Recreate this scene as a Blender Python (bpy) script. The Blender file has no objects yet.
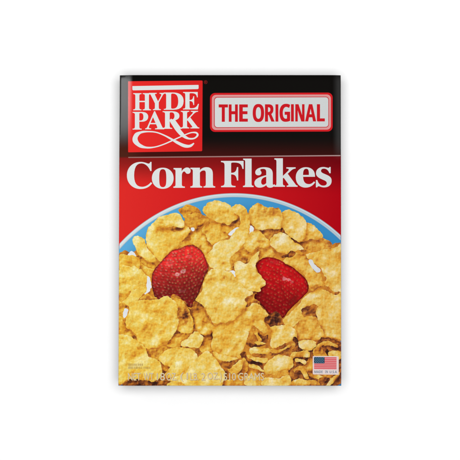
import bpy, math, random
import numpy as np
from mathutils import Vector
from mathutils.geometry import delaunay_2d_cdt

# ------------------------------------------------------------------ scale: the face is laid out in millimetre-like
# print units (0.88 mm each); face centre is the world origin
S = 0.00088
FZ = 0.052            # height of the printed face above the table (carton depth 5 cm)
STEP = 6e-6           # ink layers
G = 0.88              # print reflectance gain
TOP, BOT = 75.0, 385.8
scene = bpy.context.scene
C = scene.collection
rng = np.random.default_rng(7)


def xl(y): return 119.6 - 1.3 * (y - 75) / 311
def xr(y): return 340.9 + 0.4 * (y - 75) / 311
def sm(a, b, x):
    t = np.clip((x - a) / (b - a), 0, 1)
    return t * t * (3 - 2 * t)


# ------------------------------------------------------------------ shape of the bulged carton face
def surf(x, y):
    x = np.asarray(x, float); y = np.asarray(y, float)
    dl, dr, dt, db = x - xl(y), xr(y) - x, y - TOP, BOT - y
    z = np.zeros_like(x)
    R = 0.45
    for d in (dl, dr, dt, db):
        e = np.clip(R - d, 0, R)
        z -= R - np.sqrt(np.maximum(R * R - e * e, 0))
    kl = 0.28 - 0.25 * sm(105, 172, y)
    q = np.clip(14 - dl, 0, 14)
    z -= kl * np.where(q < 7, q * q / 14, q - 3.5)
    kr = 0.26 - 0.21 * sm(142, 166, y)
    q = np.clip(13 - dr, 0, 13)
    z -= kr * np.where(q < 7, q * q / 14, q - 3.5)
    z -= 0.30 * np.clip(6.5 - dt, 0, 6.5) ** 2 / 13
    z -= 0.06 * np.clip(6 - db, 0, 6) ** 2 / 12
    return FZ + S * z


def world(x, y, layer):
    x = np.asarray(x, float); y = np.asarray(y, float)
    return np.stack([(x - 230) * S, (230 - y) * S, surf(x, y) + layer * STEP], 1)


# ------------------------------------------------------------------ noise
def _hash(ix, iy, s):
    n = (ix.astype(np.int64) * 374761393 + iy.astype(np.int64) * 668265263 + s * 974711) & 0xffffffff
    n = ((n ^ (n >> 13)) * 1274126177) & 0xffffffff
    return ((n ^ (n >> 16)) & 0xffff) / 65535.0


def vnoise(x, y, s=0):
    ix, iy = np.floor(x), np.floor(y)
    fx, fy = x - ix, y - iy
    fx, fy = fx * fx * (3 - 2 * fx), fy * fy * (3 - 2 * fy)
    a, b = _hash(ix, iy, s), _hash(ix + 1, iy, s)
    c, d = _hash(ix, iy + 1, s), _hash(ix + 1, iy + 1, s)
    return (a + (b - a) * fx) * (1 - fy) + (c + (d - c) * fx) * fy - 0.5


def fbm(x, y, size, s=0, o=3):
    r = np.zeros_like(x); a, f = 1.0, 1.0 / size
    for k in range(o):
        ca, sa = math.cos(0.7 * k + s), math.sin(0.7 * k + s)
        r += a * vnoise((x * ca - y * sa) * f + 17.3 * s, (x * sa + y * ca) * f, s * 7 + k)
        a *= 0.55; f *= 2.03
    return r


def lin(c):
    c = np.asarray(c, float) / 255.0
    return np.where(c <= 0.04045, c / 12.92, ((c + 0.055) / 1.055) ** 2.4)


RT = np.array([0, .15, .3, .45, .6, .75, .9, 1.05])
RC = np.array([(56, 28, 22), (114, 60, 34), (186, 110, 40), (217, 151, 48), (232, 184, 70), (237, 205, 98), (240, 217, 136), (246, 232, 172)], float)


def ramp(t):
    t = np.clip(t, 0, 1.05)
    return np.stack([np.interp(t, RT, RC[:, k]) for k in range(3)], 1)


# ------------------------------------------------------------------ polygons
def catmull(P, n=6):
    P = np.asarray(P, float); out = []
    N = len(P)
    for i in range(N):
        a, b, c, d = P[i - 1], P[i], P[(i + 1) % N], P[(i + 2) % N]
        for k in range(n):
            t = k / n
            out.append(0.5 * (2 * b + (c - a) * t + (2 * a - 5 * b + 4 * c - d) * t * t + (3 * b - a - 3 * c + d) * t ** 3))
    return np.array(out)


def resample(P, d):
    Q = np.vstack([P, P[:1]])
    L = np.hypot(*np.diff(Q, axis=0).T); s = np.concatenate([[0], np.cumsum(L)])
    n = max(8, int(s[-1] / d)); u = np.linspace(0, s[-1], n, endpoint=False)
    return np.stack([np.interp(u, s, Q[:, k]) for k in range(2)], 1)


def rough(P, amp, size, seed):
    t = np.roll(P, -1, 0) - np.roll(P, 1, 0)
    n = np.stack([t[:, 1], -t[:, 0]], 1) / (np.hypot(*t.T)[:, None] + 1e-9)
    d = amp * 2 * fbm(P[:, 0], P[:, 1], size, seed, 3)
    return P + n * d[:, None]


def clip_box(P, inset=0.15):
    def cut(Q, f):
        out = []
        for i in range(len(Q)):
            a, b = Q[i - 1], Q[i]; fa, fb = f(a), f(b)
            if (fa < 0) != (fb < 0): out.append(a + (b - a) * (fa / (fa - fb)))
            if fb >= 0: out.append(b)
        return out
    Q = list(P)
    for f in (lambda p: p[0] - xl(p[1]) - inset, lambda p: xr(p[1]) - inset - p[0], lambda p: BOT - inset - p[1], lambda p: p[1] - TOP - inset):
        Q = cut(Q, f)
        if not Q: break
    return np.array(Q)


def inside(px, py, P):
    r = np.zeros(len(px), bool)
    x0, y0 = P[:, 0], P[:, 1]; x1, y1 = np.roll(x0, -1), np.roll(y0, -1)
    for a, b, c, d in zip(x0, y0, x1, y1):
        m = (b > py) != (d > py)
        if d != b: r ^= m & (px < (c - a) * (py - b) / (d - b) + a)
    return r


def sdist(px, py, P):
    """signed distance to the outline, positive inside"""
    best = np.full(len(px), 1e9)
    Q = np.roll(P, -1, 0)
    for a, b in zip(P, Q):
        e = b - a; L = e @ e + 1e-12
        t = np.clip(((px - a[0]) * e[0] + (py - a[1]) * e[1]) / L, 0, 1)
        best = np.minimum(best, (px - a[0] - t * e[0]) ** 2 + (py - a[1] - t * e[1]) ** 2)
    d = np.sqrt(best)
    return np.where(inside(px, py, P), d, -d)


def triangulate(P, sp):
    A = P[:, 0] @ np.roll(P[:, 1], -1) - P[:, 1] @ np.roll(P[:, 0], -1)
    if A < 0: P = P[::-1]
    lo, hi = P.min(0), P.max(0)
    gx, gy = np.meshgrid(np.arange(lo[0] + sp / 2, hi[0], sp), np.arange(lo[1] + sp / 2, hi[1], sp))
    gx = (gx + (np.arange(gx.shape[0]) % 2)[:, None] * sp * 0.5).ravel(); gy = gy.ravel()
    gx = gx + rng.uniform(-.12, .12, gx.size) * sp; gy = gy + rng.uniform(-.12, .12, gy.size) * sp
    m = inside(gx, gy, P); gx, gy = gx[m], gy[m]
    if len(gx):
        d = sdist(gx, gy, P); m = d > sp * 0.4; gx, gy = gx[m], gy[m]
    pts = [Vector(p) for p in P] + [Vector(p) for p in zip(gx, gy)]
    n = len(P)
    v, _, f, _, _, _ = delaunay_2d_cdt(pts, [(i, (i + 1) % n) for i in range(n)], [], 0, 1e-6)
    v = np.array([(p.x, p.y) for p in v])
    c = np.array([v[list(q)].mean(0) for q in f])
    ok = inside(c[:, 0], c[:, 1], P)
    tri = np.array([v[list(q)[:3]] for q in f])
    e1, e2 = tri[:, 1] - tri[:, 0], tri[:, 2] - tri[:, 0]
    ok &= np.abs(e1[:, 0] * e2[:, 1] - e1[:, 1] * e2[:, 0]) > 6e-4
    f = [q for q, k in zip(f, ok) if k]
    used = sorted({i for q in f for i in q}); ix = {a: b for b, a in enumerate(used)}
    return v[used], [tuple(ix[i] for i in q) for q in f]


# ------------------------------------------------------------------ objects
def link(name, verts, faces, mat, parent=None, cols=None, smooth=True):
    me = bpy.data.meshes.new(name)
    me.from_pydata([tuple(map(float, v)) for v in verts], [], [tuple(f) for f in faces])
    if cols is not None:
        a = me.color_attributes.new("ink", 'FLOAT_COLOR', 'POINT')
        a.data.foreach_set("color", np.asarray(cols, np.float32).ravel())
    me.polygons.foreach_set("use_smooth", [smooth] * len(me.polygons))
    me.materials.append(mat); me.update()
    o = bpy.data.objects.new(name, me); C.objects.link(o)
    if parent: o.parent = parent
    return o


def rgba(rgb, gloss=0.0):
    rgb = lin(rgb) * G
    if rgb.ndim == 1: rgb = rgb[None]
    return rgb


def flat_ink(name, P, layer, rgb, parent, sp=1.5, fn=None, mat=None):
    """a flat printed patch following the carton face"""
    P = resample(clip_box(P), min(1.0, sp))
    v, f = triangulate(P, sp)
    col = fn(v[:, 0], v[:, 1]) if fn else np.tile(np.asarray(rgb, float), (len(v), 1))
    al = gloss(v[:, 0], v[:, 1])
    cols = np.concatenate([lin(col) * G, al[:, None]], 1)
    w = world(v[:, 0], v[:, 1], layer)
    f = [tuple(q)[::-1] for q in f]           # y points down in print units
    return link(name, w, f, mat or M_ink, parent, cols)


def gloss(x, y):
    """gloss mask added to place the sheen on the upper side edges, matt ink elsewhere"""
    dl, dr = x - xl(y), xr(y) - x
    left = (1 - sm(5.5, 13.5, dl)) * (1 - sm(100, 150, y))
    right = 0.12 * (1 - sm(1, 9, dr)) * (1 - sm(140, 162, y))
    return np.clip(np.maximum(left, right), 0, 1)


# ------------------------------------------------------------------ materials
def new_mat(name):
    m = bpy.data.materials.new(name); m.use_nodes = True
    return m, m.node_tree.nodes, m.node_tree.links, m.node_tree.nodes["Principled BSDF"]


def ink_material():
    m, N, L, b = new_mat("printed_card")
    at = N.new("ShaderNodeAttribute"); at.attribute_name = "ink"
    tc = N.new("ShaderNodeTexCoord")
    nz = N.new("ShaderNodeTexNoise"); nz.inputs["Scale"].default_value = 1500; nz.inputs["Detail"].default_value = 2
    L.new(tc.outputs["Object"], nz.inputs["Vector"])
    mr = N.new("ShaderNodeMapRange"); mr.inputs["From Min"].default_value = .3; mr.inputs["From Max"].default_value = .7
    mr.inputs["To Min"].default_value = .97; mr.inputs["To Max"].default_value = 1.03
    L.new(nz.outputs["Fac"], mr.inputs["Value"])
    mx = N.new("ShaderNodeVectorMath"); mx.operation = 'SCALE'
    L.new(at.outputs["Color"], mx.inputs[0]); L.new(mr.outputs["Result"], mx.inputs["Scale"])
    L.new(mx.outputs["Vector"], b.inputs["Base Color"])
    sp = N.new("ShaderNodeMapRange"); b.inputs["IOR"].default_value = 2.0; sp.inputs["To Min"].default_value = .0043; sp.inputs["To Max"].default_value = 1.0
    L.new(at.outputs["Alpha"], sp.inputs["Value"]); L.new(sp.outputs["Result"], b.inputs["Specular IOR Level"])
    ro = N.new("ShaderNodeMapRange"); ro.inputs["To Min"].default_value = .55; ro.inputs["To Max"].default_value = .3
    L.new(at.outputs["Alpha"], ro.inputs["Value"]); L.new(ro.outputs["Result"], b.inputs["Roughness"])
    n2 = N.new("ShaderNodeTexNoise"); n2.inputs["Scale"].default_value = 260; n2.inputs["Detail"].default_value = 3
    L.new(tc.outputs["Object"], n2.inputs["Vector"])
    bp = N.new("ShaderNodeBump"); bp.inputs["Strength"].default_value = .03; bp.inputs["Distance"].default_value = .0004
    L.new(n2.outputs["Fac"], bp.inputs["Height"]); L.new(bp.outputs["Normal"], b.inputs["Normal"])
    return m


def plain_material(name, col, rough_=.6, spec=.1, var=.05):
    m, N, L, b = new_mat(name)
    nz = N.new("ShaderNodeTexNoise"); nz.inputs["Scale"].default_value = 90; nz.inputs["Detail"].default_value = 4
    tc = N.new("ShaderNodeTexCoord"); L.new(tc.outputs["Object"], nz.inputs["Vector"])
    cr = N.new("ShaderNodeValToRGB")
    cr.color_ramp.elements[0].color = (*[c * (1 - var) for c in col], 1); cr.color_ramp.elements[1].color = (*[min(1, c * (1 + var)) for c in col], 1)
    L.new(nz.outputs["Fac"], cr.inputs["Fac"]); L.new(cr.outputs["Color"], b.inputs["Base Color"])
    b.inputs["Roughness"].default_value = rough_; b.inputs["Specular IOR Level"].default_value = spec
    return m


M_ink = ink_material()
M_card = plain_material("black_card", (.012, .011, .010), .6, .1)
M_red = plain_material("red_card", (.42, .012, .016), .6, .1)
M_table = plain_material("white_sweep", (.955, .955, .955), .9, .0, .01)

# ------------------------------------------------------------------ the white surface
tb = link("tabletop", [(-4, -4, 0), (4, -4, 0), (4, 4, 0), (-4, 4, 0)], [(0, 1, 2, 3)], M_table, smooth=False)
tb["kind"] = "structure"; tb["label"] = "plain white surface under the cereal box"

# ------------------------------------------------------------------ the box
box = bpy.data.objects.new("cereal_box", None); C.objects.link(box)
box["label"] = "red and black corn flakes box with a printed bowl, lying flat on a white surface"
box["category"] = "cereal box"


CX, CY, RB = 234.3, 349.4, 156.2
def circle(r, n=260): return np.array([(CX + r * math.cos(2 * math.pi * k / n), CY + r * math.sin(2 * math.pi * k / n)) for k in range(n)])
def bowl_col(x, y):
    u = np.clip((x - 119) / 222, 0, 1)[:, None]
    r = np.hypot(x - CX, y - CY)[:, None]
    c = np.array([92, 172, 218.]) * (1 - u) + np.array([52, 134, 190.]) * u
    return c * (1 - .16 * sm(-16, -5, -(RB - r)) * 0 - .14 * (1 - sm(RB - 22, RB - 6, r)))


def line_y(x): return 157.4 - 1.9 * (x - 128) / 213


def front_col(x, y):
    u = np.clip((x - 119) / 222, 0, 1)[:, None]
    yl = line_y(x)
    k = sm(134, 158, y)[:, None] * (0.85 - 0.25 * u)
    black = np.array([13, 11, 9.]) * (1 - k) + np.array([80, 16, 13.]) * k
    br = ((1 - sm(122, 150, x)) * sm(120, 158, y))[:, None]
    black = black * (1 - br) + np.array([78, 34, 22.]) * br
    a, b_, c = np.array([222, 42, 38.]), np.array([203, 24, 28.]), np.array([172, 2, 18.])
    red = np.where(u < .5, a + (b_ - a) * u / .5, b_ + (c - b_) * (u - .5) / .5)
    d = sm(yl - 2, yl + 30 + 12 * u[:, 0], y)[:, None]
    red = red * (0.60 + 0.40 * d)
    t = sm(-1.0, 1.0, y - yl)[:, None]
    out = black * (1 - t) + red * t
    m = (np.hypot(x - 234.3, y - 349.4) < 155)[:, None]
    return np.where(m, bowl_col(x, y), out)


def dense_axis(n, edge):
    e = [0, .08, .18, .3, .45, .8, 1.3]
    core = np.linspace(1.3, n - 1.3, int(n - 2.6) + 1)
    return np.array(e[:-1] + list(core) + [n - q for q in e[:-1]][::-1])


ys = dense_axis(BOT - TOP, 0) + TOP
us = dense_axis(221.5, 0) / 221.5
gy, gu = np.meshgrid(ys, us, indexing='ij')
gx = xl(gy) + gu * (xr(gy) - xl(gy))
ny, nx = gx.shape
fx, fy = gx.ravel(), gy.ravel()
V = world(fx, fy, 0)
F = [(i * nx + j, (i + 1) * nx + j, (i + 1) * nx + j + 1, i * nx + j + 1) for i in range(ny - 1) for j in range(nx - 1)]
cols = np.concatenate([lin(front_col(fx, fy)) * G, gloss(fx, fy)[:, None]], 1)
# skirt round the folded edge, down to the carton sides
ring = [j for j in range(nx)] + [i * nx + nx - 1 for i in range(1, ny)] + [(ny - 1) * nx + j for j in range(nx - 2, -1, -1)] + [i * nx for i in range(ny - 2, 0, -1)]
nV = len(V); sk = V[ring].copy(); sk[:, 2] = FZ - .004
V = np.vstack([V, sk]); cols = np.vstack([cols, cols[ring]])
nr = len(ring)
F += [(ring[k], ring[(k + 1) % nr], nV + (k + 1) % nr, nV + k) for k in range(nr)]
front = link("front_panel", V, F, M_ink, box, cols)

# carton body behind the face: four side walls and the back
ins = .00025
def cx(px): return (px - 230) * S
yb = [TOP, 156.6, BOT]
def side(name, x0f, sgn, mat_rows):
    vs, fs = [], []
    for r, py in enumerate(yb):
        x = cx(x0f(py)) - sgn * ins
        yy = (230 - py) * S + (-ins if r == 0 else ins if r == 2 else 0)
        for z in (0.0006, FZ - .0015): vs.append((x, yy, z))
        for z in (FZ - .0015, 0.0006): vs.append((x - sgn * .0006, yy, z))
    for r in range(2):
        for k in range(4): fs.append((r * 4 + k, r * 4 + (k + 1) % 4, r * 4 + 4 + (k + 1) % 4, r * 4 + 4 + k))
    fs += [(0, 1, 2, 3), (8, 11, 10, 9)]
    o = link(name, vs, fs, M_card, box, smooth=False)
    o.data.materials.append(M_red)
    for p in o.data.polygons:
        p.material_index = 0
    return o
side("side_panel", xl, -1, None); side("side_panel", xr, 1, None)
def slab(name, x0, x1, y0, y1, z0, z1, mat):
    v = [(x, y, z) for z in (z0, z1) for x, y in ((x0, y0), (x1, y0), (x1, y1), (x0, y1))]
    o = link(name, v, [(3, 2, 1, 0), (4, 5, 6, 7), (0, 1, 5, 4), (1, 2, 6, 5), (2, 3, 7, 6), (3, 0, 4, 7)], mat, box, smooth=False)
    bv = o.modifiers.new("b", 'BEVEL'); bv.width = .0002; bv.segments = 2
    return o
xa, xb, yt, ybm = cx(119.9), cx(340.6), (230 - TOP) * S, (230 - BOT) * S
slab("back_panel", cx(118.9), cx(341), ybm + .0004, yt - .0004, 0.0, .0006, M_red)
for nm, yy, s_, mt in (("top_flap", yt - ins, -1, M_card), ("bottom_flap", ybm + ins, 1, M_card)):
    slab(nm, xa + .0008, xb - .0008, yy + s_ * .0002, yy + s_ * .0008, .0008, .030, mt)
    slab(nm, xa + .0008, xb - .0008, yy, yy + s_ * .0006 if False else yy + s_ * .00018, .022, FZ - .0016, mt)
    slab(nm, xa + .0008, xb - .0008, yy + s_ * .0009, yy + s_ * .0015, .024, FZ - .0016, mt)

# ------------------------------------------------------------------ lettering
BOLD, SANS = {}, {}
for i in range(26):
    BOLD[chr(65 + i)] = chr(0x1D400 + i); BOLD[chr(97 + i)] = chr(0x1D41A + i)
    SANS[chr(65 + i)] = chr(0x1D5D4 + i)
for i in range(10): SANS[chr(48 + i)] = chr(0x1D7EC + i)


def glyph(ch, emb=0.0, res=6):
    cu = bpy.data.curves.new("g", 'FONT'); cu.body = ch; cu.offset = emb; cu.resolution_u = res
    o = bpy.data.objects.new("g", cu); C.objects.link(o); bpy.context.view_layer.update()
    me = bpy.data.meshes.new_from_object(o.evaluated_get(bpy.context.evaluated_depsgraph_get()))
    v = np.array([p.co[:2] for p in me.vertices]); f = [tuple(p.vertices) for p in me.polygons]
    bpy.data.objects.remove(o); bpy.data.curves.remove(cu); bpy.data.meshes.remove(me)
    lo, hi = v.min(0), v.max(0)
    return (v - lo) / (hi - lo), f


def lettering(name, items, layer, rgb, parent, serif=False, emb=0.0, fn=None, bold=True):
    """items: (text, x0, x1, y_top, y_bottom); each set into its own box"""
    VX, FS, LV = [], [], []
    for q, (t, x0, x1, y0, y1) in enumerate(items):
        if t == "I" and not serif: v, f = np.array([(0, 0), (1, 0), (1, 1), (0, 1)], float), [(0, 1, 2, 3)]
        else: v, f = glyph(''.join((BOLD if serif else SANS if bold else {}).get(c, c) for c in t), emb)
        LV += [layer + .25 * q] * len(v)
        n = sum(len(a) for a in VX)
        VX.append(np.stack([x0 + v[:, 0] * (x1 - x0), y1 - v[:, 1] * (y1 - y0)], 1))
        FS += [tuple(n + k for k in q) for q in f]
    v = np.vstack(VX)
    w = world(v[:, 0], v[:, 1], np.array(LV))
    col = fn(v[:, 0], v[:, 1]) if fn else np.tile(np.asarray(rgb, float), (len(v), 1))
    cols = np.concatenate([lin(col) * G, gloss(v[:, 0], v[:, 1])[:, None]], 1)
    return link(name, w, FS, M_ink, parent, cols, smooth=False)


def ribbon(name, strokes, layer, rgb, parent):
    VX, FS = [], []
    for pts in strokes:
        P = np.array([p[:2] for p in pts], float); W = np.array([p[2] for p in pts], float)
        Q, ww = [], []
        n = len(P)
        for i in range(n - 1):
            a, b, c, d = P[max(i - 1, 0)], P[i], P[i + 1], P[min(i + 2, n - 1)]
            for k in range(8):
                t = k / 8
                Q.append(0.5 * (2 * b + (c - a) * t + (2 * a - 5 * b + 4 * c - d) * t * t + (3 * b - a - 3 * c + d) * t ** 3))
                ww.append(W[i] + (W[i + 1] - W[i]) * (t * t * (3 - 2 * t)))
        Q.append(P[-1]); ww.append(W[-1]); Q = np.array(Q); ww = np.array(ww)
        T = np.gradient(Q, axis=0); T /= np.hypot(*T.T)[:, None] + 1e-9
        Nn = np.stack([T[:, 1], -T[:, 0]], 1)
        base = sum(len(a) for a in VX)
        VX.append(np.vstack([Q + Nn * ww[:, None] / 2, Q - Nn * ww[:, None] / 2])); m = len(Q)
        FS += [(base + k, base + k + 1, base + m + k + 1, base + m + k) for k in range(m - 1)]
    v = np.vstack(VX); w = world(v[:, 0], v[:, 1], layer + np.concatenate([np.tile(np.linspace(0, 4, len(a) // 2), 2) for a in VX]))
    # keep every face looking up
    F2 = []
    for q in FS:
        a, b, c = w[q[0]], w[q[1]], w[q[2]]
        F2.append(q if np.cross(b - a, c - a)[2] > 0 else q[::-1])
    cols = np.concatenate([np.tile(lin(rgb) * G, (len(v), 1)), gloss(v[:, 0], v[:, 1])[:, None]], 1)
    return link(name, w, F2, M_ink, parent, cols, smooth=False)


def quad(a, b, c, d): return resample(np.array([a, b, c, d], float), 1.2)
def rrect(x0, y0, x1, y1, r, tilt=0.0):
    P = []
    for cx_, cy_, a0 in ((x1 - r, y0 + r, -90), (x1 - r, y1 - r, 0), (x0 + r, y1 - r, 90), (x0 + r, y0 + r, 180)):
        for k in range(9):
            a = math.radians(a0 + k * 11.25); P.append((cx_ + r * math.cos(a), cy_ + r * math.sin(a)))
    P = np.array(P); P[:, 1] += tilt * (P[:, 0] - x0) / (x1 - x0)
    return P


WHITE = (223, 226, 224)
def paper(x, y):  # light falloff from left to right painted into the white ink
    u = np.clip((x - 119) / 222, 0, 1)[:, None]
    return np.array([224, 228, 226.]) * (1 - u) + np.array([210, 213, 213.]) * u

# brand block
def logo_col(x, y):
    u = ((x - 128) / 75)[:, None]
    return np.array([232, 44, 40.]) * (1 - u) + np.array([216, 34, 34.]) * u
logo = flat_ink("brand_logo", quad((128.1, 81.3), (202.6, 80.5), (202.2, 151.2), (128.1, 152.3)), 8, None, box, 1.2, logo_col)
flat_ink("logo_bar", quad((132.4, 86.1), (198.6, 84.9), (198.6, 89.1), (132.4, 90.4)), 14, None, logo, 1.5, paper)
lettering("logo_lettering", [
    ("H", 133.2, 151.0, 93.2, 110.3), ("Y", 149.0, 164.6, 92.9, 110.1), ("D", 163.6, 183.6, 92.5, 109.8), ("E", 183.0, 198.9, 92.0, 109.5),
    ("P", 132.6, 148.2, 111.9, 129.6), ("A", 145.2, 164.2, 111.2, 129.3), ("R", 162.6, 182.0, 111.2, 128.8), ("K", 180.8, 199.3, 110.9, 128.4)],
    16, WHITE, logo, serif=True, emb=0.004)
ribbon("flourish", [
    [(170.2, 119.5, 2.6), (173.5, 123.2, 4.4), (177.0, 128.4, 4.6), (181.0, 133.4, 4.2), (185.0, 136.9, 2.8), (189.5, 138.7, 1.7), (194.5, 138.2, 1.5),
     (197.6, 135.2, 1.9), (196.2, 132.8, 1.7), (191.5, 132.6, 1.2), (185.5, 134.6, 1.1), (178.5, 137.7, 1.2), (171.5, 140.9, 1.3), (164.0, 144.2, 1.2),
     (155.5, 146.9, 1.2), (147.0, 147.6, 1.8), (139.6, 145.4, 3.6), (135.2, 140.4, 5.2), (136.4, 135.2, 4.4), (141.5, 132.2, 2.2), (149.0, 131.6, 1.3),
     (156.5, 132.4, 1.2), (164.0, 135.2, 1.4), (171.0, 138.9, 1.9), (178.0, 142.9, 2.9), (184.5, 145.8, 3.3), (190.0, 146.0, 2.6), (194.0, 143.2, 1.2)]],
    18, WHITE, logo)
lettering("registered_mark", [("®", 203.9, 207.4, 80.4, 83.9)], 10, (150, 30, 28), box)

# banner
banner = flat_ink("slogan_banner", rrect(210.0, 93.0, 332.7, 131.9, 5.0, -.4), 8, (206, 28, 34), box, 1.6)
flat_ink("banner_band", rrect(211.9, 94.9, 330.9, 130.0, 4.0, -.4), 11, (218, 150, 150), banner, 1.6)
flat_ink("banner_line", rrect(214.0, 96.9, 329.0, 128.0, 3.2, -.4), 14, (196, 70, 74), banner, 1.6)
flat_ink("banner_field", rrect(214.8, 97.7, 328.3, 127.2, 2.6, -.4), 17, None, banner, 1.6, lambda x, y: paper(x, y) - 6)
slogan = [
    ("T", 219.0, 227.6, 104.4, 121.8), ("H", 229.1, 237.5, 104.4, 121.8), ("E", 239.5, 247.5, 104.4, 121.7), ("O", 253.0, 263.8, 104.0, 122.0),
    ("R", 265.3, 274.3, 104.3, 121.6), ("I", 275.8, 278.0, 104.3, 121.6), ("G", 279.8, 289.8, 103.8, 121.8), ("I", 291.3, 293.5, 104.2, 121.5),
    ("N", 295.6, 304.2, 104.2, 121.5), ("A", 305.4, 315.8, 104.2, 121.4), ("L", 317.2, 324.5, 104.2, 121.4)]
lettering("banner_lettering", [(t, a + d, b + d, c, e) for d in (-.33, 0, .33) for t, a, b, c, e in slogan], 20, (200, 24, 34), banner)

# silver rule and product name
def silver(x, y):
    u = np.clip((x - 128) / 213, 0, 1)[:, None]
    return np.array([148, 108, 102.]) * (1 - u) + np.array([168, 140, 138.]) * u
flat_ink("divider_line", quad((128.2, 156.9), (340.7, 155.0), (340.7, 156.15), (128.2, 158.0)), 8, None, box, 1.2, silver)
lettering("product_name", [
    ("C", 126.9, 152.2, 161.9, 189.0), ("o", 151.9, 173.6, 167.7, 188.8), ("r", 173.4, 190.6, 167.5, 187.8), ("n", 190.4, 215.2, 167.2, 187.6),
    ("F", 221.0, 243.6, 160.9, 187.2), ("l", 243.0, 253.6, 158.6, 187.1), ("a", 254.4, 275.2, 167.2, 187.7), ("k", 274.2, 297.6, 158.3, 186.8),
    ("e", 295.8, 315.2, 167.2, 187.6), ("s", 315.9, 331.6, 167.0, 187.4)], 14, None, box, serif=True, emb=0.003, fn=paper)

# ------------------------------------------------------------------ printed bowl
def rim_col(x, y):
    u = np.clip((x - 119) / 222, 0, 1)[:, None]
    r = (np.hypot(x - CX, y - CY) - RB)[:, None]
    c = np.array([222, 234, 236.]) * (1 - u) + np.array([196, 214, 226.]) * u
    c = c * (1 - .30 * sm(-.9, 0, r)) * (1 - .22 * sm(-2.6, -3.9, r))
    mid = sm(-2.9, -2.3, r) * (1 - sm(-1.9, -1.4, r)) * (.06 + .12 * u)
    return c * (1 - mid)
bowl = flat_ink("bowl_picture", circle(RB - 1), 4, None, box, .75, bowl_col)
def ring_mesh():
    n = 420; rs = [RB, RB - .5, RB - 1, RB - 1.5, RB - 2, RB - 2.6, RB - 3.2, RB - 4.0]
    keep = [k for k in range(n + 1)]
    X, Y = [], []
    a0, a1 = math.radians(180 + 35), math.radians(360 - 35)
    # arc limited to where the rim lies on the face
    for r in rs:
        aL = math.pi + math.acos(min(1, (CX - 119.5) / r)); aR = 2 * math.pi - math.acos(min(1, (340.6 - CX) / r))
        for k in range(n + 1):
            a = aL + (aR - aL) * k / n; X.append(CX + r * math.cos(a)); Y.append(CY + r * math.sin(a))
    X, Y = np.array(X), np.array(Y)
    fs = [(i * (n + 1) + k, (i + 1) * (n + 1) + k, (i + 1) * (n + 1) + k + 1, i * (n + 1) + k + 1) for i in range(len(rs) - 1) for k in range(n)]
    cols = np.concatenate([lin(rim_col(X, Y)) * G, gloss(X, Y)[:, None]], 1)
    return link("bowl_rim", world(X, Y, 7), fs, M_ink, bowl, cols)
ring_mesh()

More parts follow.
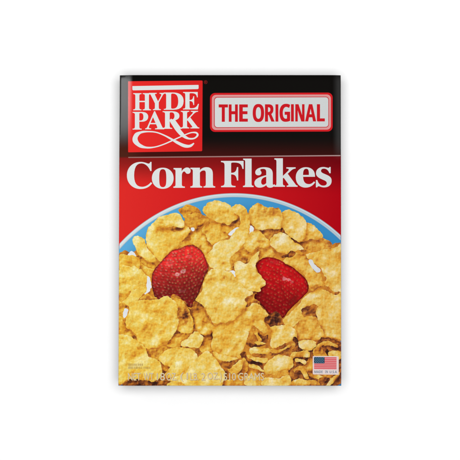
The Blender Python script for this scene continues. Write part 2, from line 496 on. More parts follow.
# (kind, base tone, [gradient x, y], outline, [tone patches: x, y, rx, ry, change])
FL = [  # the darkest F outlines are gaps, their shade drawn as separate patches
 ("F", .42, (0, 0), "178.5,210 181,206.7 187,204.8 194.8,206.7 200,210.7 202,214 197,217 188,219 183,217", [(184,211,3,3,-.06)]),
 ("F", .54, (0, .1), "193.5,229 200,228 207,232 214,240 215,249 211,256 204,258 199,250 190,248 183,243 183,238 187,234", [(204,245,4,3,.15),(197,236,3,4,.1),(209,252,3,3,-.15),(189,239,2,3,-.15)]),
 ("F", .62, (0, 0), "184,241 190,243.5 197,246 196,250 188,249 180,248 176,250 172,249 178,244", []),
 ("F", .68, (.05, .05), "207.8,222.4 214.3,221 222,225 227,233 228.4,238 220,242 213,245 207.8,242 205,235 202.3,232.8 203,227", [(206.5,232.5,2.5,2.5,-.22),(215,231,4,5,.06)]),
 ("F", .32, (0, .1), "221,224 229,222 238,217 242,222 240,229 233,234 227,233 222,229", []),
 ("M", 1, 0, "228.5,234 234,229 238,227 239.5,229.5 235,233.5 230,236", []),
 ("M", 1, 0, "249,226 252.5,226.5 253.8,231 251,235 247.5,236.5 248,231", []),
 ("F", .30, (0, .1), "256,226 266,228 281,228 286,232 279,234 273,238 268,240 261,235", []),
 ("F", .52, (0, -.1), "232,259 240,250 247,244 256,245 268,245 273,251 276,259 268,259 262,263 255,268 246,265 238,263", [(246,252,4,2.5,-.14),(262,251,4,3,-.12),(253,249,2,4,.12),(241,256,2,2,-.1)]),
 ("F", .74, (0, 0), "250,233 257,230 263,233.5 268,239 270.5,244 264,248 258,246.5 252,252 247,251 244,246 248,238", [(261,241.5,5,1.8,-.4),(255,237,3,2,.06)]),
 ("F", .50, (-.1, .1), "303,238 308,234 317,236 326.7,239 330.5,242 331.5,247 328,251 318,252 309,251 303,247", [(305,246,4,5,-.18),(322,242,6,1.6,-.16),(312,247.5,7,2,-.1),(318,238.5,5,1.5,.1)]),
 ("F", .66, (0, 0), "304,224 313.7,225.6 319,231.5 322,236 317,239 310,239 304,240", [(311,234,3,3,-.06)]),
 ("F", .20, (0, 0), "281,228 287,231 293,237 298,242 304,243 304,252 296,250 288,244 281,237", [(290,238.5,5,2,-.12),(305,244,4,3,.1)]),
 ("F", .80, (.1, -.1), "270.7,238 276,234 282.4,232.8 288,236 294,241 301,245 303.5,249.5 297,251 290,253.5 284,253 279.8,252.4 273.3,247.2 270,243", [(277,239,2.2,2,-.3),(278.5,246,1.8,3,-.12)]),
 ("F", .74, (.05, -.08), "281.5,213 285,210.5 290,210 295.5,212 300.7,216.5 306,221.7 306.5,230 304.6,238 299.4,242.6 295.5,240.6 290,236.7 285,231.5 281.5,226 281,219", [(290,219,2,1,-.15),(288,222,2,1,-.1),(299,230,5,6,.06)]),
 ("F", .64, (-.05, .1), "248.5,212 251,206.7 256.3,202.8 262.8,204.8 268,207.4 275.9,207.4 281,210 282.4,215.9 281.7,225 279.8,229.6 270.7,229 261.5,229.6 255,228.3 250.4,222.4 249,217", [(254,208,4,3,.14),(258,214,2,2,-.12),(262,220,2.5,1.6,-.1),(270,223,8,4,.05)]),
 ("F", .66, (0, 0), "202.6,209.3 206.5,203.5 210.4,202.2 217,200.2 224.8,202.8 230.2,206 236.7,212 238.7,217 234,221 229,224.3 224.8,223 219.6,223 214.3,221 209,219 205,214.5", [(221,207,6,3,.1),(212,208,4,3,.06),(217,217,6,2,.05),(211,218.5,4,1.4,-.14)]),
 ("F", .78, (-.05, .1), "233,206 238,204.5 243.5,206 247.5,211 249.5,218 249,226 249,234 244.5,243 239,249.5 232,255.5 230.5,262 231.5,268 228,270.5 220,269 212.5,268.5 208.5,265 206.5,259.5 208,253 212.5,248.5 214.5,244.5 222,240 229,238 232,234 238,228 240,221 239,216 233,211", [(243,216,2,5,-.14),(226,264.5,4.5,3,-.28),(220,262,6,3,-.12),(210,261,2.5,4,-.12),(225,248,9,6,.1),(239,207,3,1.5,.12),(241,232,4,6,.05)]),
 ("F", .47, (-.03, .05), "183.7,219 188.3,214.5 196,212.6 202.6,214 209,219.8 206.5,224 200,226.5 194,229.5 188,229 184.5,225", [(191,218.5,3.5,2,-.1),(199,221,5,3,.05)]),
 ("M", 1, 0, "191,228.3 193,227.6 194.4,229.3 193.8,231.2 191.6,231", []),
 ("M", 1, 0, "127,256 130,251.5 133,251.3 136,254 137,257 131,259", []),
 ("F", .40, (.05, .05), "135.5,252 141,257 147,261 156,263 155,269 148,270 140,264 137,258", [(143,262,3,2,.12),(151,266,3,1.5,.15)]),
 ("F", .72, (-.06, .0), "152.8,222.8 147.6,227.6 145.6,234 146.3,240.6 148.3,247.2 152.2,252.4 156,257 162,262 166,262 168.5,255 172,250 178,247 182,241 186,237 190.5,232 191,229 186,225 183,220 168,217 158,218", [(165,230.3,14,3,-.36),(178,229,7,2.6,-.3),(156,228,2.6,2.4,-.12),(163,240,9,5,.05),(157,247,5,4,-.05),(167,253,3,4,-.2),(182,236,5,3,.05),(166,258,3,3,-.2)]),
 ("F", .78, (-.05, -.08), "154.1,221.7 157.4,217.8 163.3,215.9 169.8,214.3 175.2,212.6 179.8,214.6 183,218.5 183.7,223 183,227 177.8,227 172.6,225.6 167.2,226.3 162,227 158,226.3 154.8,224.3", [(161,221,3,3,-.08),(173,217,6,3,.08)]),
 ("F", .78, (-.08, -.02), "133.3,239 135.2,236.6 140,236.2 144,239 145.5,243 147.5,247.5 151.5,253 155.5,258 157,262 152,262.5 146,260.5 141,255.8 136.5,250.5 134.5,245.5", [(149,257,4,3,.1)]),
 ("F", .55, (0, .1), "139,262 145,266 152,269 157,270 153,277 150,284 146,280 140,272", [(147,271,4,4,.1)]),
 ("M", 1, 0, "146,277 150,278 151.4,286 149.6,291 144.5,294", []),
 ("S1", 0, 0, "192,244.8 197,247 201.5,251 204.5,255.6 206.5,261 208.8,268.5 206,274 203.5,281 201,288 198,295 195,301 192.3,307 189.5,307.5 182,304 172,302 158,301 152.5,290 151.8,279 153.5,271 159,264 166,256 172,250.5 180,248.5 185,246", []),
 ("S2", 0, 0, "255.7,266 257.6,262 262.8,258.3 269.3,257.2 277,259 285,263 294,268 300.5,274 306.5,279.5 308.5,286 307.5,292 303,297 296,303.5 289,310.5 283,318 277,317 270,315 263,307 257,302 254,297 257,291.5 262,287 263,283 260,277", []),
 ("F", .66, (-.05, -.05), "118,256 124,254.5 134.5,255.2 138.5,259 140.5,264 139,269 130,269 118,270", [(126,263,5,2,-.1)]),
 ("F", .72, (.05, .03), "118,267 128,266 136,266.5 142,270 146.5,276 147.6,281 146.5,288 140,290.5 134,289.8 131,293 125,294.5 118,294", [(121,279,3,2,-.12),(137,278,5,1.6,-.16),(133,271,5,2,.06),(128,286,7,2.4,.06)]),
 ("F", .36, (0, .05), "118,294 126,294 130,292 129,300 122,306 118,306", [(120,299,2,3,-.08)]),
 ("F", .78, (-.05, .05), "132,290 139,288.5 146.3,286 146,292 141,297 137.5,302 133,305.5 127,305.5 122,302.5 126,298.5 129,294", [(141,294,2.5,3,-.1)]),
 ("F", .34, (0, 0), "143,296 148,293 152,297 157,299 150,301 142,303 137,304", [(149,297.5,2.5,1.6,-.2)]),
 ("F", .58, (0, 0), "118,303 123,303 127,306 129,312 125,320 120,322 118,326", [(126,306,2.5,1.5,-.3)]),
 ("M", 1, 0, "123,311.5 125.3,308.2 128.4,309 127.6,314 125,318.5 123,317", []),
 ("F", .52, (0, 0), "118,318 123,317 126,321 127.5,327 132,331 136,337 135,340 127,338 118,342", [(128,331,3,3,-.2),(134,336.5,2.4,2.6,-.35),(121,324,2,6,.12)]),
 ("F", .26, (0, 0), "171,298 179,297.5 186,303 191,309 194,303 199,299 203,304 206,315 214,326 214,338 208,344 200,342 192,334 180,340 172,340", [(189,308,3,4,-.22),(210,336,4,4,-.22)]),
 ("F", .42, (0, .1), "194,302 197,299 201.5,303 204,309.5 209,317.5 213,324 213,330 211.5,333.5 206.5,335.7 202.5,335 197.5,330.5 194.7,324 193,318.5 191.5,312 192,307", [(200,308,4,5,-.07),(203,330,5,4,.34),(198,321,3,6,.22),(209,327,2.5,4,.0),(205,316,2.5,5,.05)]),
 ("F", .66, (0, .05), "174,299 179,298.3 184.5,302.5 189.5,309.5 191.7,315 194,322.5 193.5,329 190.5,333.4 184.5,333.8 179,331.5 177,327 177,318 177,308", [(183,313,6.2,9,-.42),(187,318,4.5,7,-.28),(181,320.5,2.5,1.6,-.12),(180,317,1.5,1.5,-.16),(185,329,6,3,.14)]),
 ("F", .46, (.0, .1), "169,340 175,334 182,333 190,334 188,338 182,341 181,347 175,349.5 168,347", [(176,336,4,2,-.1)]),
 ("F", .69, (.02, .0), "129,304.5 134.6,301.7 143.7,299 152.8,299.8 160.7,298.5 167.2,296.5 172,299.5 176,303.5 178.5,307.5 177,314.5 178,322 177,330 173.5,335 169,339.5 163,343.5 157,346.8 149,349.2 146,347.4 141,344 136.5,341.5 136,336 132,330.5 127.5,328 126,322.6 126.7,316 128.7,309.6", [(148,326,5,5,-.09),(160,332,5,3,-.12),(137,325,5,2.4,.16),(144,315,9,4,.05),(164,318,4,6,-.07),(151,344,7,3,.06),(168,303,5,3,-.05)]),
 ("F", .34, (0, .1), "197,345 201,338 206,340 212,341 214,350 209,353 203,354", [(209,347,3,4,.14)]),
 ("F", .76, (0, .02), "181,342 186,338.6 190,334.5 196,331 201,335 203,338.5 201,344 198,348 192,348 185,347 181,346", [(190,341,4,3,.08)]),
 ("F", .30, (0, 0), "243,298 247,291 254,289 258,293 255,297 260,304 250,306 245,305", [(250,299,3,3,.12)]),
 ("F", .34, (0, .06), "231,263.5 232,256 238,253 244,256.5 247,262 243.5,264.5 238,262.5 234,266 232.5,270", [(237,257,3,2,.05)]),
 ("M", 1, 0, "229,272.5 232.5,270.5 236,273 236.6,276.3 233.5,276.6", []),
 ("F", .78, (-.05, .0), "233.5,263.5 238,261.5 244.5,263.8 248.5,261.5 252.4,257 259.8,250.5 257.6,259.5 255,266 256.3,270.6 260.2,275.2 264.8,281.7 264,285.6 260.9,287 260.2,291.5 251,291.5 247,294.8 244.5,293.5 238,285.6 235.4,277.8 234.8,270.6", [(252,279,3,2.5,-.12),(259,282,3,3,-.08),(247,274,5,4,.05),(248,287,6,2,.04),(256,256,2,4,-.05)]),
 ("F", .70, (0, .05), "311,292 320,289 327,291 330,297 325,303 318,309 312,307.5 306,307.5 305,315 303,321 297.5,323.5 292,327.5 285,325 281,322 288,315 298,306 303,299", [(290,321,5,3,.05),(298,313,4,5,-.05),(286,321,2,3,-.1),(316,299,5,5,.1)]),
 ("F", .60, (0, 0), "285,258 294,253.5 305,254.5 309,261 312,267 317,272 321,274.5 323.5,280 326,286 318,288 311,291 306,281 302,272 293,266 285,263.5", [(298,262,6,3,.1),(317,288,8,3,-.24),(322,277,2.5,4,-.22),(311,277,5,4,-.06),(308,259,3,2,-.12),(294,266,3,1.2,-.12)]),
 ("F", .10, (0, 0), "280,256 287,253.5 293.5,252.3 295,254 291,256.5 284,258.2 281,258.5", []),
 ("F", .68, (.0, .05), "306,254.5 313,252.5 320,250 328,249 336,247.3 343,247 343,293.5 336,292.8 328,288.8 325.5,283 326.5,278 323,274 320,268 311,261", [(335,254,4,2,-.1),(333,251,6,1.5,-.06),(333,274,6,9,.08),(312,256,3,1.6,-.16),(322,262,5,3,.04),(333,286,5,3,.06)]),
 ("F", .27, (0, 0), "326,286 335,291 343,293 343,296 334,295 327,291.5", []),
 ("M", 1, 0, "308.7,260.8 311.5,259.8 315,264.6 319.8,268 320.3,270.8 317,272.2 312.4,268", []),
 ("F", .12, (0, 0), "302,309 312,305 319,307 320,316 312,317 304,317.5", [(313,313,4,3,-.07)]),
 ("F", .66, (.0, -.03), "327,291 335,294.5 343,296 343,338 336,338 329,337 324,334 320,327 317.5,319 317,310 321,303 325,297", [(330,306,8,6,.05),(336,336,5,1.5,.14),(322,325,3,5,-.06),(340,300,3,3,-.04)]),
 ("F", .54, (0, .1), "294,328 298,323 304,317.5 315,317 319,323 324,332 323,337.5 317.5,341 311,340 302,340 297.5,341 294,337", [(310,325,7,5,.18),(299,325,3,3,-.12),(316,334,4,4,.1)]),
 ("F", .13, (0, 0), "264.8,318 270,315 277,313 282.4,321 282,326 269.5,327", [(277,320,4,4.5,-.13),(268,320,2.5,3,.08)]),
 ("F", .72, (0, .05), "270,326.8 280,325.5 287,325 292,327 297,334 295,341 288,343 282,346 274,348.5 270,346 271,338 270,331", [(271.5,331,1.6,2.2,-.35),(283,332,6,4,.06),(278,343,5,2.5,-.1)]),
 ("F", .08, (0, 0), "293,338 296,338 300,346 299,351 294,350 292,345", []),
 ("F", .17, (0, 0), "292,346 303,347 312,346 318,340 323,337 331,338 341,342 343,350 343,370 336,386 286,386 288,372 293,362", [(300,361,5,4,-.1),(302,373,6,6,.02)]),
 ("F", .78, (0, .05), "298,341.5 302,339.5 310,340 317,342.5 316.5,347 310,349.5 303,349.5 298.5,346.5", []),
 ("F", .14, (.0, .1), "317,344 320,338.5 326,337.5 333,338.8 341,343 343,345 343,354 336,352 328,348 322,349", [(331,344,7,3,.08),(321,343,2,4,-.08)]),
 ("F", .52, (0, 0), "316.5,347 320.5,345.5 326,353 331,357 325,359 316,358 313,353", [(320,350,1,5,-.16)]),
 ("F", .04, (0, 0), "323,347.5 328,349 330,354 328.5,355.5 325,352", []),
 ("F", .62, (0, 0), "329,352.5 335,350 343,352 343,359 334,359 330,358", [(339,355,4,1.6,.06)]),
 ("F", .58, (0, .05), "299,351.5 305,350 309,352 309,357 302,356.5 295,357 290,358 293,353", []),
 ("F", .50, (.05, .05), "293,365 300,367 306,362 309.5,358 313,358 313,372 322,376 330,378 338,371.5 341,372 335,381 325,383 318,380 310,377 305,370 300,371 293,372", [(311,366,3,5,.12),(320,375,7,2,.05),(333,377,4,1.5,.2),(304,367,3,2,-.1)]),
 ("F", .17, (0, 0), "318,379 325,378 330,380 327,386 318,386", [(323,382,3,3,-.1)]),
 ("F", .82, (0, 0), "326,384.5 331,380 337,374.5 337.5,377 332,383 328,386 325,386", []),
 ("F", .55, (0, 0), "291,381 300,379 309,380.5 317,382 318,386 289,386 288,383", [(303,383,5,1.5,.1)]),
 ("F", .66, (0, 0), "213,326 224,323.5 233,320 239,314.5 246,309 250,305 256,304 263,308 268,315 264.8,318 265.5,324 269.5,330.5 268,334.5 264,335 259,330.5 253.5,325.5 250,333 247,340 245,346 242,353 240,358 232,361 224,359.5 217,354.5 213.5,352 211,345 212,338", [(247.5,309.3,3.6,2.2,-.34),(256,312,5,5,.06),(262,326,4,5,.06),(234,330,7,6,.07),(222,337,8,4,-.08),(219,349,6,3,-.1),(236,346,6,3,-.1),(229,341,4,3,.06),(257,319,3,5,-.05)]),
 ("F", .23, (.0, .0), "249,332 252.4,327 255,327 260,334 264,336 268,335 267.4,342 263,345 256.3,347.5 247,346 246,342", [(260,337,2.2,5,-.18),(264,341,3,3,-.1),(252,344,6,1.6,-.1)]),
 ("F", .46, (0, 0), "252,327 254.6,327.5 259,334 261.5,340 259.5,342 256,337", []),
 ("F", .72, (.0, .03), "195.5,300 201.5,291 203,285.5 205.5,279 208,272.5 213,268.7 222,269.3 231,272 235,276 240,284 248,290 252,292 251,295 245,299 246,304 243.5,309 240,313.5 234,319.5 229,321.5 224,323 214,323.5 211,319 207,312.5 203.5,306 198,301.5", [(214,276,4,4,-.14),(210,281,3,4,-.08),(222,277,5,4,-.03),(218,292,10,7,.06),(230,300,8,5,.08),(227,287,5,3,.04),(238,308,3,4,-.06),(216,316,6,4,.06),(207,291,4,5,.06)]),
 ("F", .24, (0, 0), "270,348 276,348.5 284,345 290,341 294,342 293,350 283,354 276,357 270,354", [(288,347,3,3,-.06)]),
 ("F", .76, (0, 0), "249,349 256,346.8 263,347.5 270,350 270,353.5 260,354.5 252,353.5", []),
 ("F", .22, (0, 0), "253,353.5 262,354 269,353.5 276,350.5 277,354 271,358 262,358 255,356.5", [(269,355.5,3,1.6,-.1)]),
 ("F", .70, (0, .05), "245,355.5 254,356.5 262,358.2 268,358 269,364 263,365 255,363 248,363", []),
 ("F", .10, (0, 0), "240,354 244.5,353 248,357 254,361 262,363 268.5,363.5 268,368 262,370 255,367 248,363 241,358.5", [(251,362.5,4,2,-.1),(262,366,5,2,.06)]),
 ("F", .60, (0, .05), "245,363 250,366 257,368 264,371 266,375 255,379 246,376", []),
 ("F", .50, (0, 0), "242,360 246,359 248.5,364 247.5,373 242,375 240,369", []),
 ("F", .74, (0, -.1), "213,352 222,355 232,357 238,358 236,361.5 224,362 216,359", []),
 ("F", .24, (0, .05), "217,359 224,361.5 232,361.5 239,359 238,365 229,367.5 221,365", []),
 ("F", .72, (0, 0), "224,371 232,366.5 240,360 243,361 241,369 237,374 228,374", []),
 ("F", .28, (0, 0), "222,372 227,369.5 232,373 240,375 246,376 246,381 232,381 222,379", [(227,372,3,2,-.12)]),
 ("F", .42, (0, .05), "219,379 232,379 246,378 250,386 218,386", [(240,383,5,1.5,.14)]),
 ("F", .60, (0, 0), "245,378 255,376 264,379 266,386 246,386", [(258,384,4,1.5,-.14)]),
 ("F", .78, (0, .03), "264,371 267,362 272,357.5 279,354.5 287,356 292.5,360 292.5,366.5 287,370 280,371 272,373 267,374", [(280,362,7,4,.07)]),
 ("F", .38, (0, .05), "268,376 275,373 284,370 288,369.5 287,375.5 279,379 272,379", []),
 ("F", .76, (0, 0), "263,378 270,377.5 279,378.5 287,375.5 291,378 289,386 263,386", [(277,382,5,2,.04)]),
 ("F", .26, (.0, .05), "186,347 195,348 202.5,351.5 203,356 197,358 192,353.5 186,350.5", [(199.5,354.5,2.6,1.6,-.14)]),
 ("F", .46, (.0, .0), "147,351 157,349 164,346.5 172,348.5 166,353.5 161,358 164,366 171,368 167,373 158,366 152,360", [(165,361.5,2.4,2.4,.24),(164,366,3,2,-.18)]),
 ("F", .30, (0, 0), "150,374 158,369 166,371 173,375 176,386 148,386", [(158,382,8,3,-.1)]),
 ("F", .74, (.0, .03), "163,352 170,348.6 176,347.5 187,347.5 194,351.5 197,356 196,362 190,370 180,376 167,378 166,372 170,367 163,364 159,358", [(176,354,6,2,-.06),(182,364,8,3,.05),(190,355,3,3,.05),(173,372,4,3,.04)]),
 ("F", .75, (.0, .0), "190,366 197,359 202.5,353.5 208,351.5 213,355 217,361.5 222,368 225,373 224,380 219.5,387 205,387 176,387 170,380 182,374", [(218,370,2.6,1.4,-.3),(210,358,4,4,.05),(211,381,5,2,-.1),(193,378,9,3,-.04),(204,368,7,4,.05)]),
 ("F", .60, (0, 0), "318,344.5 324,341.5 332,342.5 338,346 337,348 330,345.5 323,344.8 319,347", []),
 ("F", .56, (0, 0), "294,369 298,365.5 303,367 306,372 308,378 305,378 301,371.5 297,370.5 294.5,373", []),
 ("F", .66, (0, 0), "296,358.5 302,359.5 306.5,362 304.5,364.5 300,362 295.5,361.5", []),
 ("F", .62, (0, 0), "249,364.5 254,364 260,367.5 264,371 261,372 255,369 250,367.5", []),
 ("F", .55, (0, 0), "271,349.5 277,350.5 284,347.5 289,344.5 289.5,346.5 284,350.5 277,353 271.5,352", []),
 ("F", .58, (0, 0), "254,342.5 259,341 266,342.8 264,345 257,345.5", []),
 ("F", .06, (0, 0), "121,385 126,381 135,379.5 143,380.5 152,381 160,382 168,380 172,386 121,387", [(147,383,3,2,.18),(163,383.5,6,2,.12)]),
 ("F", .62, (0, 0), "168,383 174,381 182,383 184,387 168,387", []),
 ("F", .73, (.02, .0), "116,338 125,335 132,337.5 138,342 146,348 148,354 150,357 156,360 162,366 160.5,376 156,380.5 152,382.5 148,380.5 140,378.8 131,379.2 125,381.5 121,383 116,379", [(140,347.5,4,2.4,-.34),(128,352,6,7,-.04),(135,363,7,5,.05),(149,368,7,5,.05),(126,374,4,3,-.08),(155,375,3,3,-.05)]),
]


def parse(s): return np.array([[float(a) for a in p.split(',')] for p in s.split()])


shapes = []
for i, (k, b, g, s, p) in enumerate(FL):
    P = catmull(parse(s), 6)
    shapes.append(P)


def grain(x, y, s): return fbm(x, y, .9, s, 1)


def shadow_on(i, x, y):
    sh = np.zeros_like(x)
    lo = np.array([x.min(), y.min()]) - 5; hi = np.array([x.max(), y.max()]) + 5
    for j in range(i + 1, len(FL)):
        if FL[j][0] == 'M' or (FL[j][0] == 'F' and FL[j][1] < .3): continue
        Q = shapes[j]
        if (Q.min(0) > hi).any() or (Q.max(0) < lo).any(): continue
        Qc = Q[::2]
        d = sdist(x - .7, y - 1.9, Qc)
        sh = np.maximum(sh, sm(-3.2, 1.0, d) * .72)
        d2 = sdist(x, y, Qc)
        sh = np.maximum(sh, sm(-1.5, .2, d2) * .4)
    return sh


def flake_col(i, x, y, P):
    k, b, g, s, patches = FL[i]
    c = P.mean(0); size = max(np.ptp(P[:, 0]), np.ptp(P[:, 1])) / 2
    d = sdist(x, y, P[::2])
    sd = i + 3
    low = fbm(x, y, 9, sd, 2); mid = fbm(x, y, 3.6, sd + 40, 3); fine = fbm(x, y, 1.5, sd + 90, 2)
    e = .55
    slope = (fbm(x + e, y + e * 1.2, 3.0, sd + 13, 3) - fbm(x - e, y - e * 1.2, 3.0, sd + 13, 3))
    def relief(z, eps, k):
        return fbm(x + eps, y + eps * 1.3, z, sd + k, 3) - fbm(x - eps, y - eps * 1.3, z, sd + k, 3)
    fold = relief(11, 2.2, 31); blister = relief(4.5, 1.0, 51)
    b = b if b > .4 else b + .11
    pimple = relief(1.7, .5, 71)
    t = b + .09 * low + .03 * mid + .03 * fine - .12 * slope - .22 * fold - .13 * blister - .13 * pimple
    t += .11 * sm(.12, .5, -fold) * (b > .5)
    t += g[0] * (x - c[0]) / size + g[1] * (y - c[1]) / size
    # crisp outline: lip painted lit on the upper side, shaded on the lower, toasting at random
    e = .8
    dn = sdist(x + e * .6, y + e, P[::2]) - d
    if b > .4:
        lip = (1 - sm(.2, 1.5, d))
        t += lip * np.where(dn > 0, .07, -.10) * np.clip(np.abs(dn) / .9, 0, 1)
        toast = sm(.05, .35, fbm(x, y, 6, sd + 21, 2)) * (1 - sm(0, 3.5, d))
        t -= .11 * toast
    for px, py, rx, ry, dt in patches:
        w = np.hypot((x - px) / rx, (y - py) / ry) + .5 * fbm(x, y, 2.6, sd + 5, 2)
        t += (dt if dt > 0 else .78 * dt) * (1 - sm(.40, 1.35, w))
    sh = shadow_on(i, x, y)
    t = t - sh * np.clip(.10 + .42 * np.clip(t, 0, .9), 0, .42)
    col = ramp(t)
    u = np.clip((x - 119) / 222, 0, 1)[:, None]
    tint = np.array([1.0, 1.0, .94]) * (1 - u) + np.array([.955, .925, 1.0]) * u  # duller light towards the right painted in as a tint
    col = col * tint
    hue = fbm(x, y, 5, sd + 61, 2)[:, None]
    col = col * (1 + hue * np.array([.0, .07, .30]))
    return np.clip(col * (1 + .10 * grain(x, y, 5)[:, None]), 0, 255)


def berry_col(i, x, y, P):
    one = FL[i][0] == 'S1'
    d = sdist(x, y, P[::2])
    if one:
        base = np.array([216, 44, 40.]); cx_, cy_, ang, a, b = 186, 270, math.radians(-14), 3.9, 3.1
    else:
        base = np.array([186, 16, 22.]); cx_, cy_, ang, a, b = 278, 284, math.radians(28), 3.7, 3.5
    # lattice of seeds, rows bowed round the fruit
    X, Y = x - cx_, y - cy_
    u = X * math.cos(ang) + Y * math.sin(ang); v = -X * math.sin(ang) + Y * math.cos(ang)
    v = v + .010 * u * u * (1 if one else -.6); u = u + .004 * v * v
    u = u + 1.6 * fbm(x, y, 13, 31, 2); v = v + 1.6 * fbm(x, y, 13, 37, 2)
    row = np.round(v / b); uu = u / a + .5 * (row % 2)
    cell = np.round(uu)
    jx = (_hash(cell + 500, row + 500, 3) - .5) * .6; jy = (_hash(cell + 500, row + 500, 9) - .5) * .55
    du = (uu - cell - jx) * a; dv = (v / b - row - jy) * b
    seed = np.exp(-((du / .85) ** 2 + (dv / .68) ** 2))
    pw = _hash(cell + 90, row + 90, 4)
    pit = np.exp(-((du / 1.35) ** 2 + ((dv - .5) / 1.15) ** 2))
    swell = np.exp(-((du / 1.2) ** 2 + ((dv + 1.25) / .7) ** 2))
    if one:
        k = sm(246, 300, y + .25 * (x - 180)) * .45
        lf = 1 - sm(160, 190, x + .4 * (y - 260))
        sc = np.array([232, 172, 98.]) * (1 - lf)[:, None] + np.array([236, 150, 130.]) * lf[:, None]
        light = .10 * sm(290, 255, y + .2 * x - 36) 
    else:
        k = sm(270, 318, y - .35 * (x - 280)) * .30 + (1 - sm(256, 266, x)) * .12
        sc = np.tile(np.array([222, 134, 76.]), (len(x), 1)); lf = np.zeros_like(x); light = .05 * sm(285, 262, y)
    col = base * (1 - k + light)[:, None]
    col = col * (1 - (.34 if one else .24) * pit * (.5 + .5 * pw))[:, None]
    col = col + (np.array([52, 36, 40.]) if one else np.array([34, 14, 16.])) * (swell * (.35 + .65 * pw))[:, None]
    sw = (seed * (.35 + .65 * pw) * (1.0 if one else .75))[:, None]
    col = col * (1 - sw) + sc * (1 - k * .6)[:, None] * sw
    if one:
        for px, py, rx, ry, w in ((177.5, 274.5, 2.6, 2.1, .65), (183, 271.3, 2.8, 2.4, .7), (170, 262, 4, 5, .14), (189, 256.5, 3.5, 2, .22), (182, 291, 4, 1.5, .2)):
            q = np.hypot((x - px) / rx, (y - py) / ry)
            m = (1 - sm(.55, 1.15, q + .5 * fbm(x, y, 1.6, 4, 2))) * w * (.55 + .45 * sm(.2, .7, q))
            col = col * (1 - m[:, None]) + np.array([236, 208, 206.]) * m[:, None]
    else:
        for px, py, rx, ry, w in ((284.5, 278.8, 2.8, 2, .5), (288.6, 279.6, 2.4, 1.6, .5), (292, 282, 2, 1.4, .25), (274, 262, 7, 2.5, .07)):
            q = np.hypot((x - px) / rx, (y - py) / ry)
            m = (1 - sm(.5, 1.2, q + .8 * fbm(x, y, 1.5, 4, 2))) * w
            col = col * (1 - m[:, None]) + np.array([232, 196, 196.]) * m[:, None]
        q = np.hypot((x - 293 + .8 * (y - 300)) / 4.5, (y - 300) / 5.5)
        m = (1 - sm(.5, 1.1, q + .4 * fbm(x, y, 2.5, 8, 2))) * .6
        col = col * (1 - m[:, None]) + np.array([112, 22, 18.]) * m[:, None]
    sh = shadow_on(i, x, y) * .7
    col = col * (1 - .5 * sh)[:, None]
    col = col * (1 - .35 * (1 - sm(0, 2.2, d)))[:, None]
    col = col * (1 + .16 * fbm(x, y, 4, 9, 3) + .12 * grain(x, y, 6))[:, None]
    return np.clip(col, 0, 255)


# shaded bed of cereal that shows in the gaps
bed = parse("116,262 134,252 147,243 150,232 160,224 184,222 204,216 240,214 280,216 304,228 324,246 345,252 345,370 334,384.5 333,390 127,390 125,384 116,379")
def bed_col(x, y):
    t = .36 + .16 * fbm(x, y, 7, 2, 3) + .14 * fbm(x, y, 2.5, 5, 2) - .05 * sm(330, 386, y)
    return ramp(t)
flat_ink("cereal_bed", rough(resample(catmull(bed, 4), .8), .6, 4, 3), 9, None, bowl, .9, bed_col)

layer = 11
for i, (k, b, g, s, patches) in enumerate(FL):
    layer += 1
    P = resample(shapes[i], .7)
    if k == 'F': P = rough(rough(P, .9 if b > .4 else 1.2, 6, i + 2), .38, 1.8, i + 50)
    elif k != 'M': P = rough(P, .3, 2.2, i + 2)
    else: P = rough(P, .5, 2.2, i + 2)
    if k == 'F':
        flat_ink("corn_flake_or_shade", P, layer, None, bowl, .62, lambda x, y, i=i: flake_col(i, x, y, shapes[i]))  # low-tone shapes paint the shade between flakes
    elif k == 'M':
        flat_ink("milk_patch", P, layer, None, bowl, .8, lambda x, y: (np.array([228, 230, 232.]) - 16 * sm(200, 330, x)[:, None]) * (1 + .05 * fbm(x, y, 3, 1, 2))[:, None])
    else:
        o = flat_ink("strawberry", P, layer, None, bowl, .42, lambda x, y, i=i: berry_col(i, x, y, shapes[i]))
        o["label"] = "bright red printed strawberry with white glints" if k == 'S1' else "deep red printed strawberry half covered by flakes"
layer += 2

# ------------------------------------------------------------------ flag emblem
flag = flat_ink("flag_emblem", rrect(312.7, 355.9, 338.7, 374.4, .8, .3), layer, (226, 208, 204), box, 1.2)
for n in range(13):
    y0 = 357.0 + n * 12.0 / 13
    flat_ink("flag_stripe", rrect(314.0, y0, 336.6, y0 + 12.0 / 13 - .01, .02, .2), layer + 3, (214, 84, 92) if n % 2 == 0 else (222, 146, 146), flag, 1.5)
flat_ink("flag_canton", rrect(313.9, 356.9, 324.6, 363.3, .1, .1), layer + 6, (44, 66, 84), flag, 1.2)
VX, FS = [], []
for r in range(5):
    for c_ in range(6 if r % 2 == 0 else 5):
        sx, sy = 314.9 + c_ * 1.72 + (.86 if r % 2 else 0), 357.8 + r * 1.16
        for k in range(10):
            q = .52 if k % 2 == 0 else .22
            VX.append((sx + q * math.sin(k * math.pi / 5), sy - q * math.cos(k * math.pi / 5)))
        n0 = len(VX) - 10; FS.append(tuple(range(n0, n0 + 10))[::-1])
v = np.array(VX)
link("flag_stars", world(v[:, 0], v[:, 1], layer + 9), FS, M_ink, flag,
     np.concatenate([np.tile(lin((120, 170, 205)) * G, (len(v), 1)), np.zeros((len(v), 1))], 1), smooth=False)
lettering("flag_caption", [("MADE", 314.3, 322.6, 370.5, 373.0), ("IN", 325.2, 327.8, 370.5, 373.0), ("U.S.A.", 329.6, 337.4, 370.6, 373.1)], layer + 4, (96, 120, 140), flag)

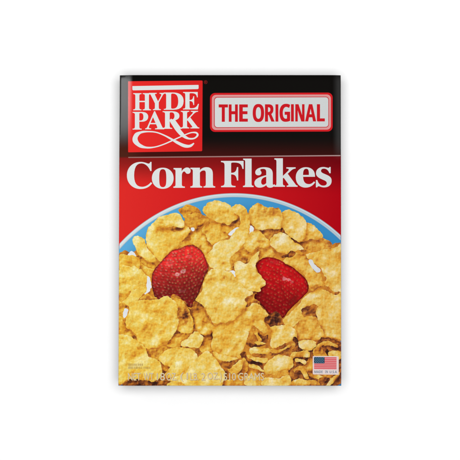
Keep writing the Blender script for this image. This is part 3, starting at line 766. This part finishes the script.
# ------------------------------------------------------------------ net weight and small print
def nw(x, y): return np.tile(np.array([212, 198, 168.]), (len(x), 1))
words_nw = [("NET", 128.0, 140.6, 372.9, 380.3), ("WT.", 143.6, 154.3, 372.9, 380.3), ("18", 156.7, 164.8, 372.9, 380.3), ("OZ.", 166.4, 177.0, 372.8, 380.4),
            ("(1", 180.3, 187.8, 372.4, 381.6), ("LB.", 190.3, 198.4, 372.9, 380.3), ("2", 201.2, 205.2, 372.9, 380.3), ("OZ.)", 207.4, 221.6, 372.4, 381.6),
            ("510", 223.6, 235.8, 372.9, 380.3), ("GRAMS", 238.2, 263.8, 372.8, 380.4)]
lettering("net_weight_shadow", [(t, a + .35, b + .35, c + .35, d + .35) for t, a, b, c, d in words_nw], layer, (186, 146, 84), box, bold=False)
lettering("net_weight", words_nw, layer + 3, None, box, fn=nw, bold=False)
VX, FS = [], []
for (x0, x1, y0, y1) in ((128.2, 142.4, 363.5, 365.9), (128.2, 142.6, 366.4, 368.9), (143.4, 150.0, 366.9, 368.9)):
    x = x0
    while x < x1:
        w = random.Random(int(x * 31 + y0)).choice((.35, .45, .7))
        n0 = len(VX); VX += [(x, y0), (x, y1), (x + w, y1), (x + w, y0)]; FS.append((n0, n0 + 1, n0 + 2, n0 + 3))
        x += w + random.Random(int(x * 57 + y1)).choice((.4, .55, .8))
v = np.array(VX)
link("small_print", world(v[:, 0], v[:, 1], layer), FS, M_ink, box, np.concatenate([np.tile(lin((176, 142, 80)) * G, (len(v), 1)), np.zeros((len(v), 1))], 1), smooth=False)

# ------------------------------------------------------------------ lamps
def area(name, loc, target, energy, shape, sx, sy=None, col=(1, 1, 1)):
    l = bpy.data.lights.new(name, 'AREA'); l.energy = energy; l.shape = shape; l.size = sx; l.color = col
    if sy: l.size_y = sy
    o = bpy.data.objects.new(name, l); C.objects.link(o); o.location = loc
    o.rotation_euler = (Vector(target) - Vector(loc)).to_track_quat('-Z', 'Y').to_euler()
    return o
area("overhead_softbox", (.015, .03, 3.05), (0, 0, 0), 96, 'DISK', 1.30)
area("left_softbox", (-.46, .25, .64), (-.10, .10, .05), 0.33, 'RECTANGLE', .36, .30, (.97, .99, 1))
area("right_softbox", (.46, .16, .95), (.10, .08, .05), .5, 'RECTANGLE', .25, .5, (1, 1, 1))

w = bpy.data.worlds.new("World"); scene.world = w; w.use_nodes = True
w.node_tree.nodes["Background"].inputs[0].default_value = (1, 1, 1, 1)
w.node_tree.nodes["Background"].inputs[1].default_value = .03

# ------------------------------------------------------------------ camera
cd = bpy.data.cameras.new("camera"); cam = bpy.data.objects.new("camera", cd); C.objects.link(cam)
D = 2.0
cam.location = (0, 0, FZ + D); cam.rotation_euler = (0, 0, 0)
cd.sensor_width = 36; cd.sensor_fit = 'HORIZONTAL'; cd.lens = 36 * D / (460 * S); cd.clip_end = 50
scene.camera = cam
vs = scene.view_settings
vs.view_transform = 'Standard'; vs.look = 'None'; vs.exposure = 0; vs.gamma = 1
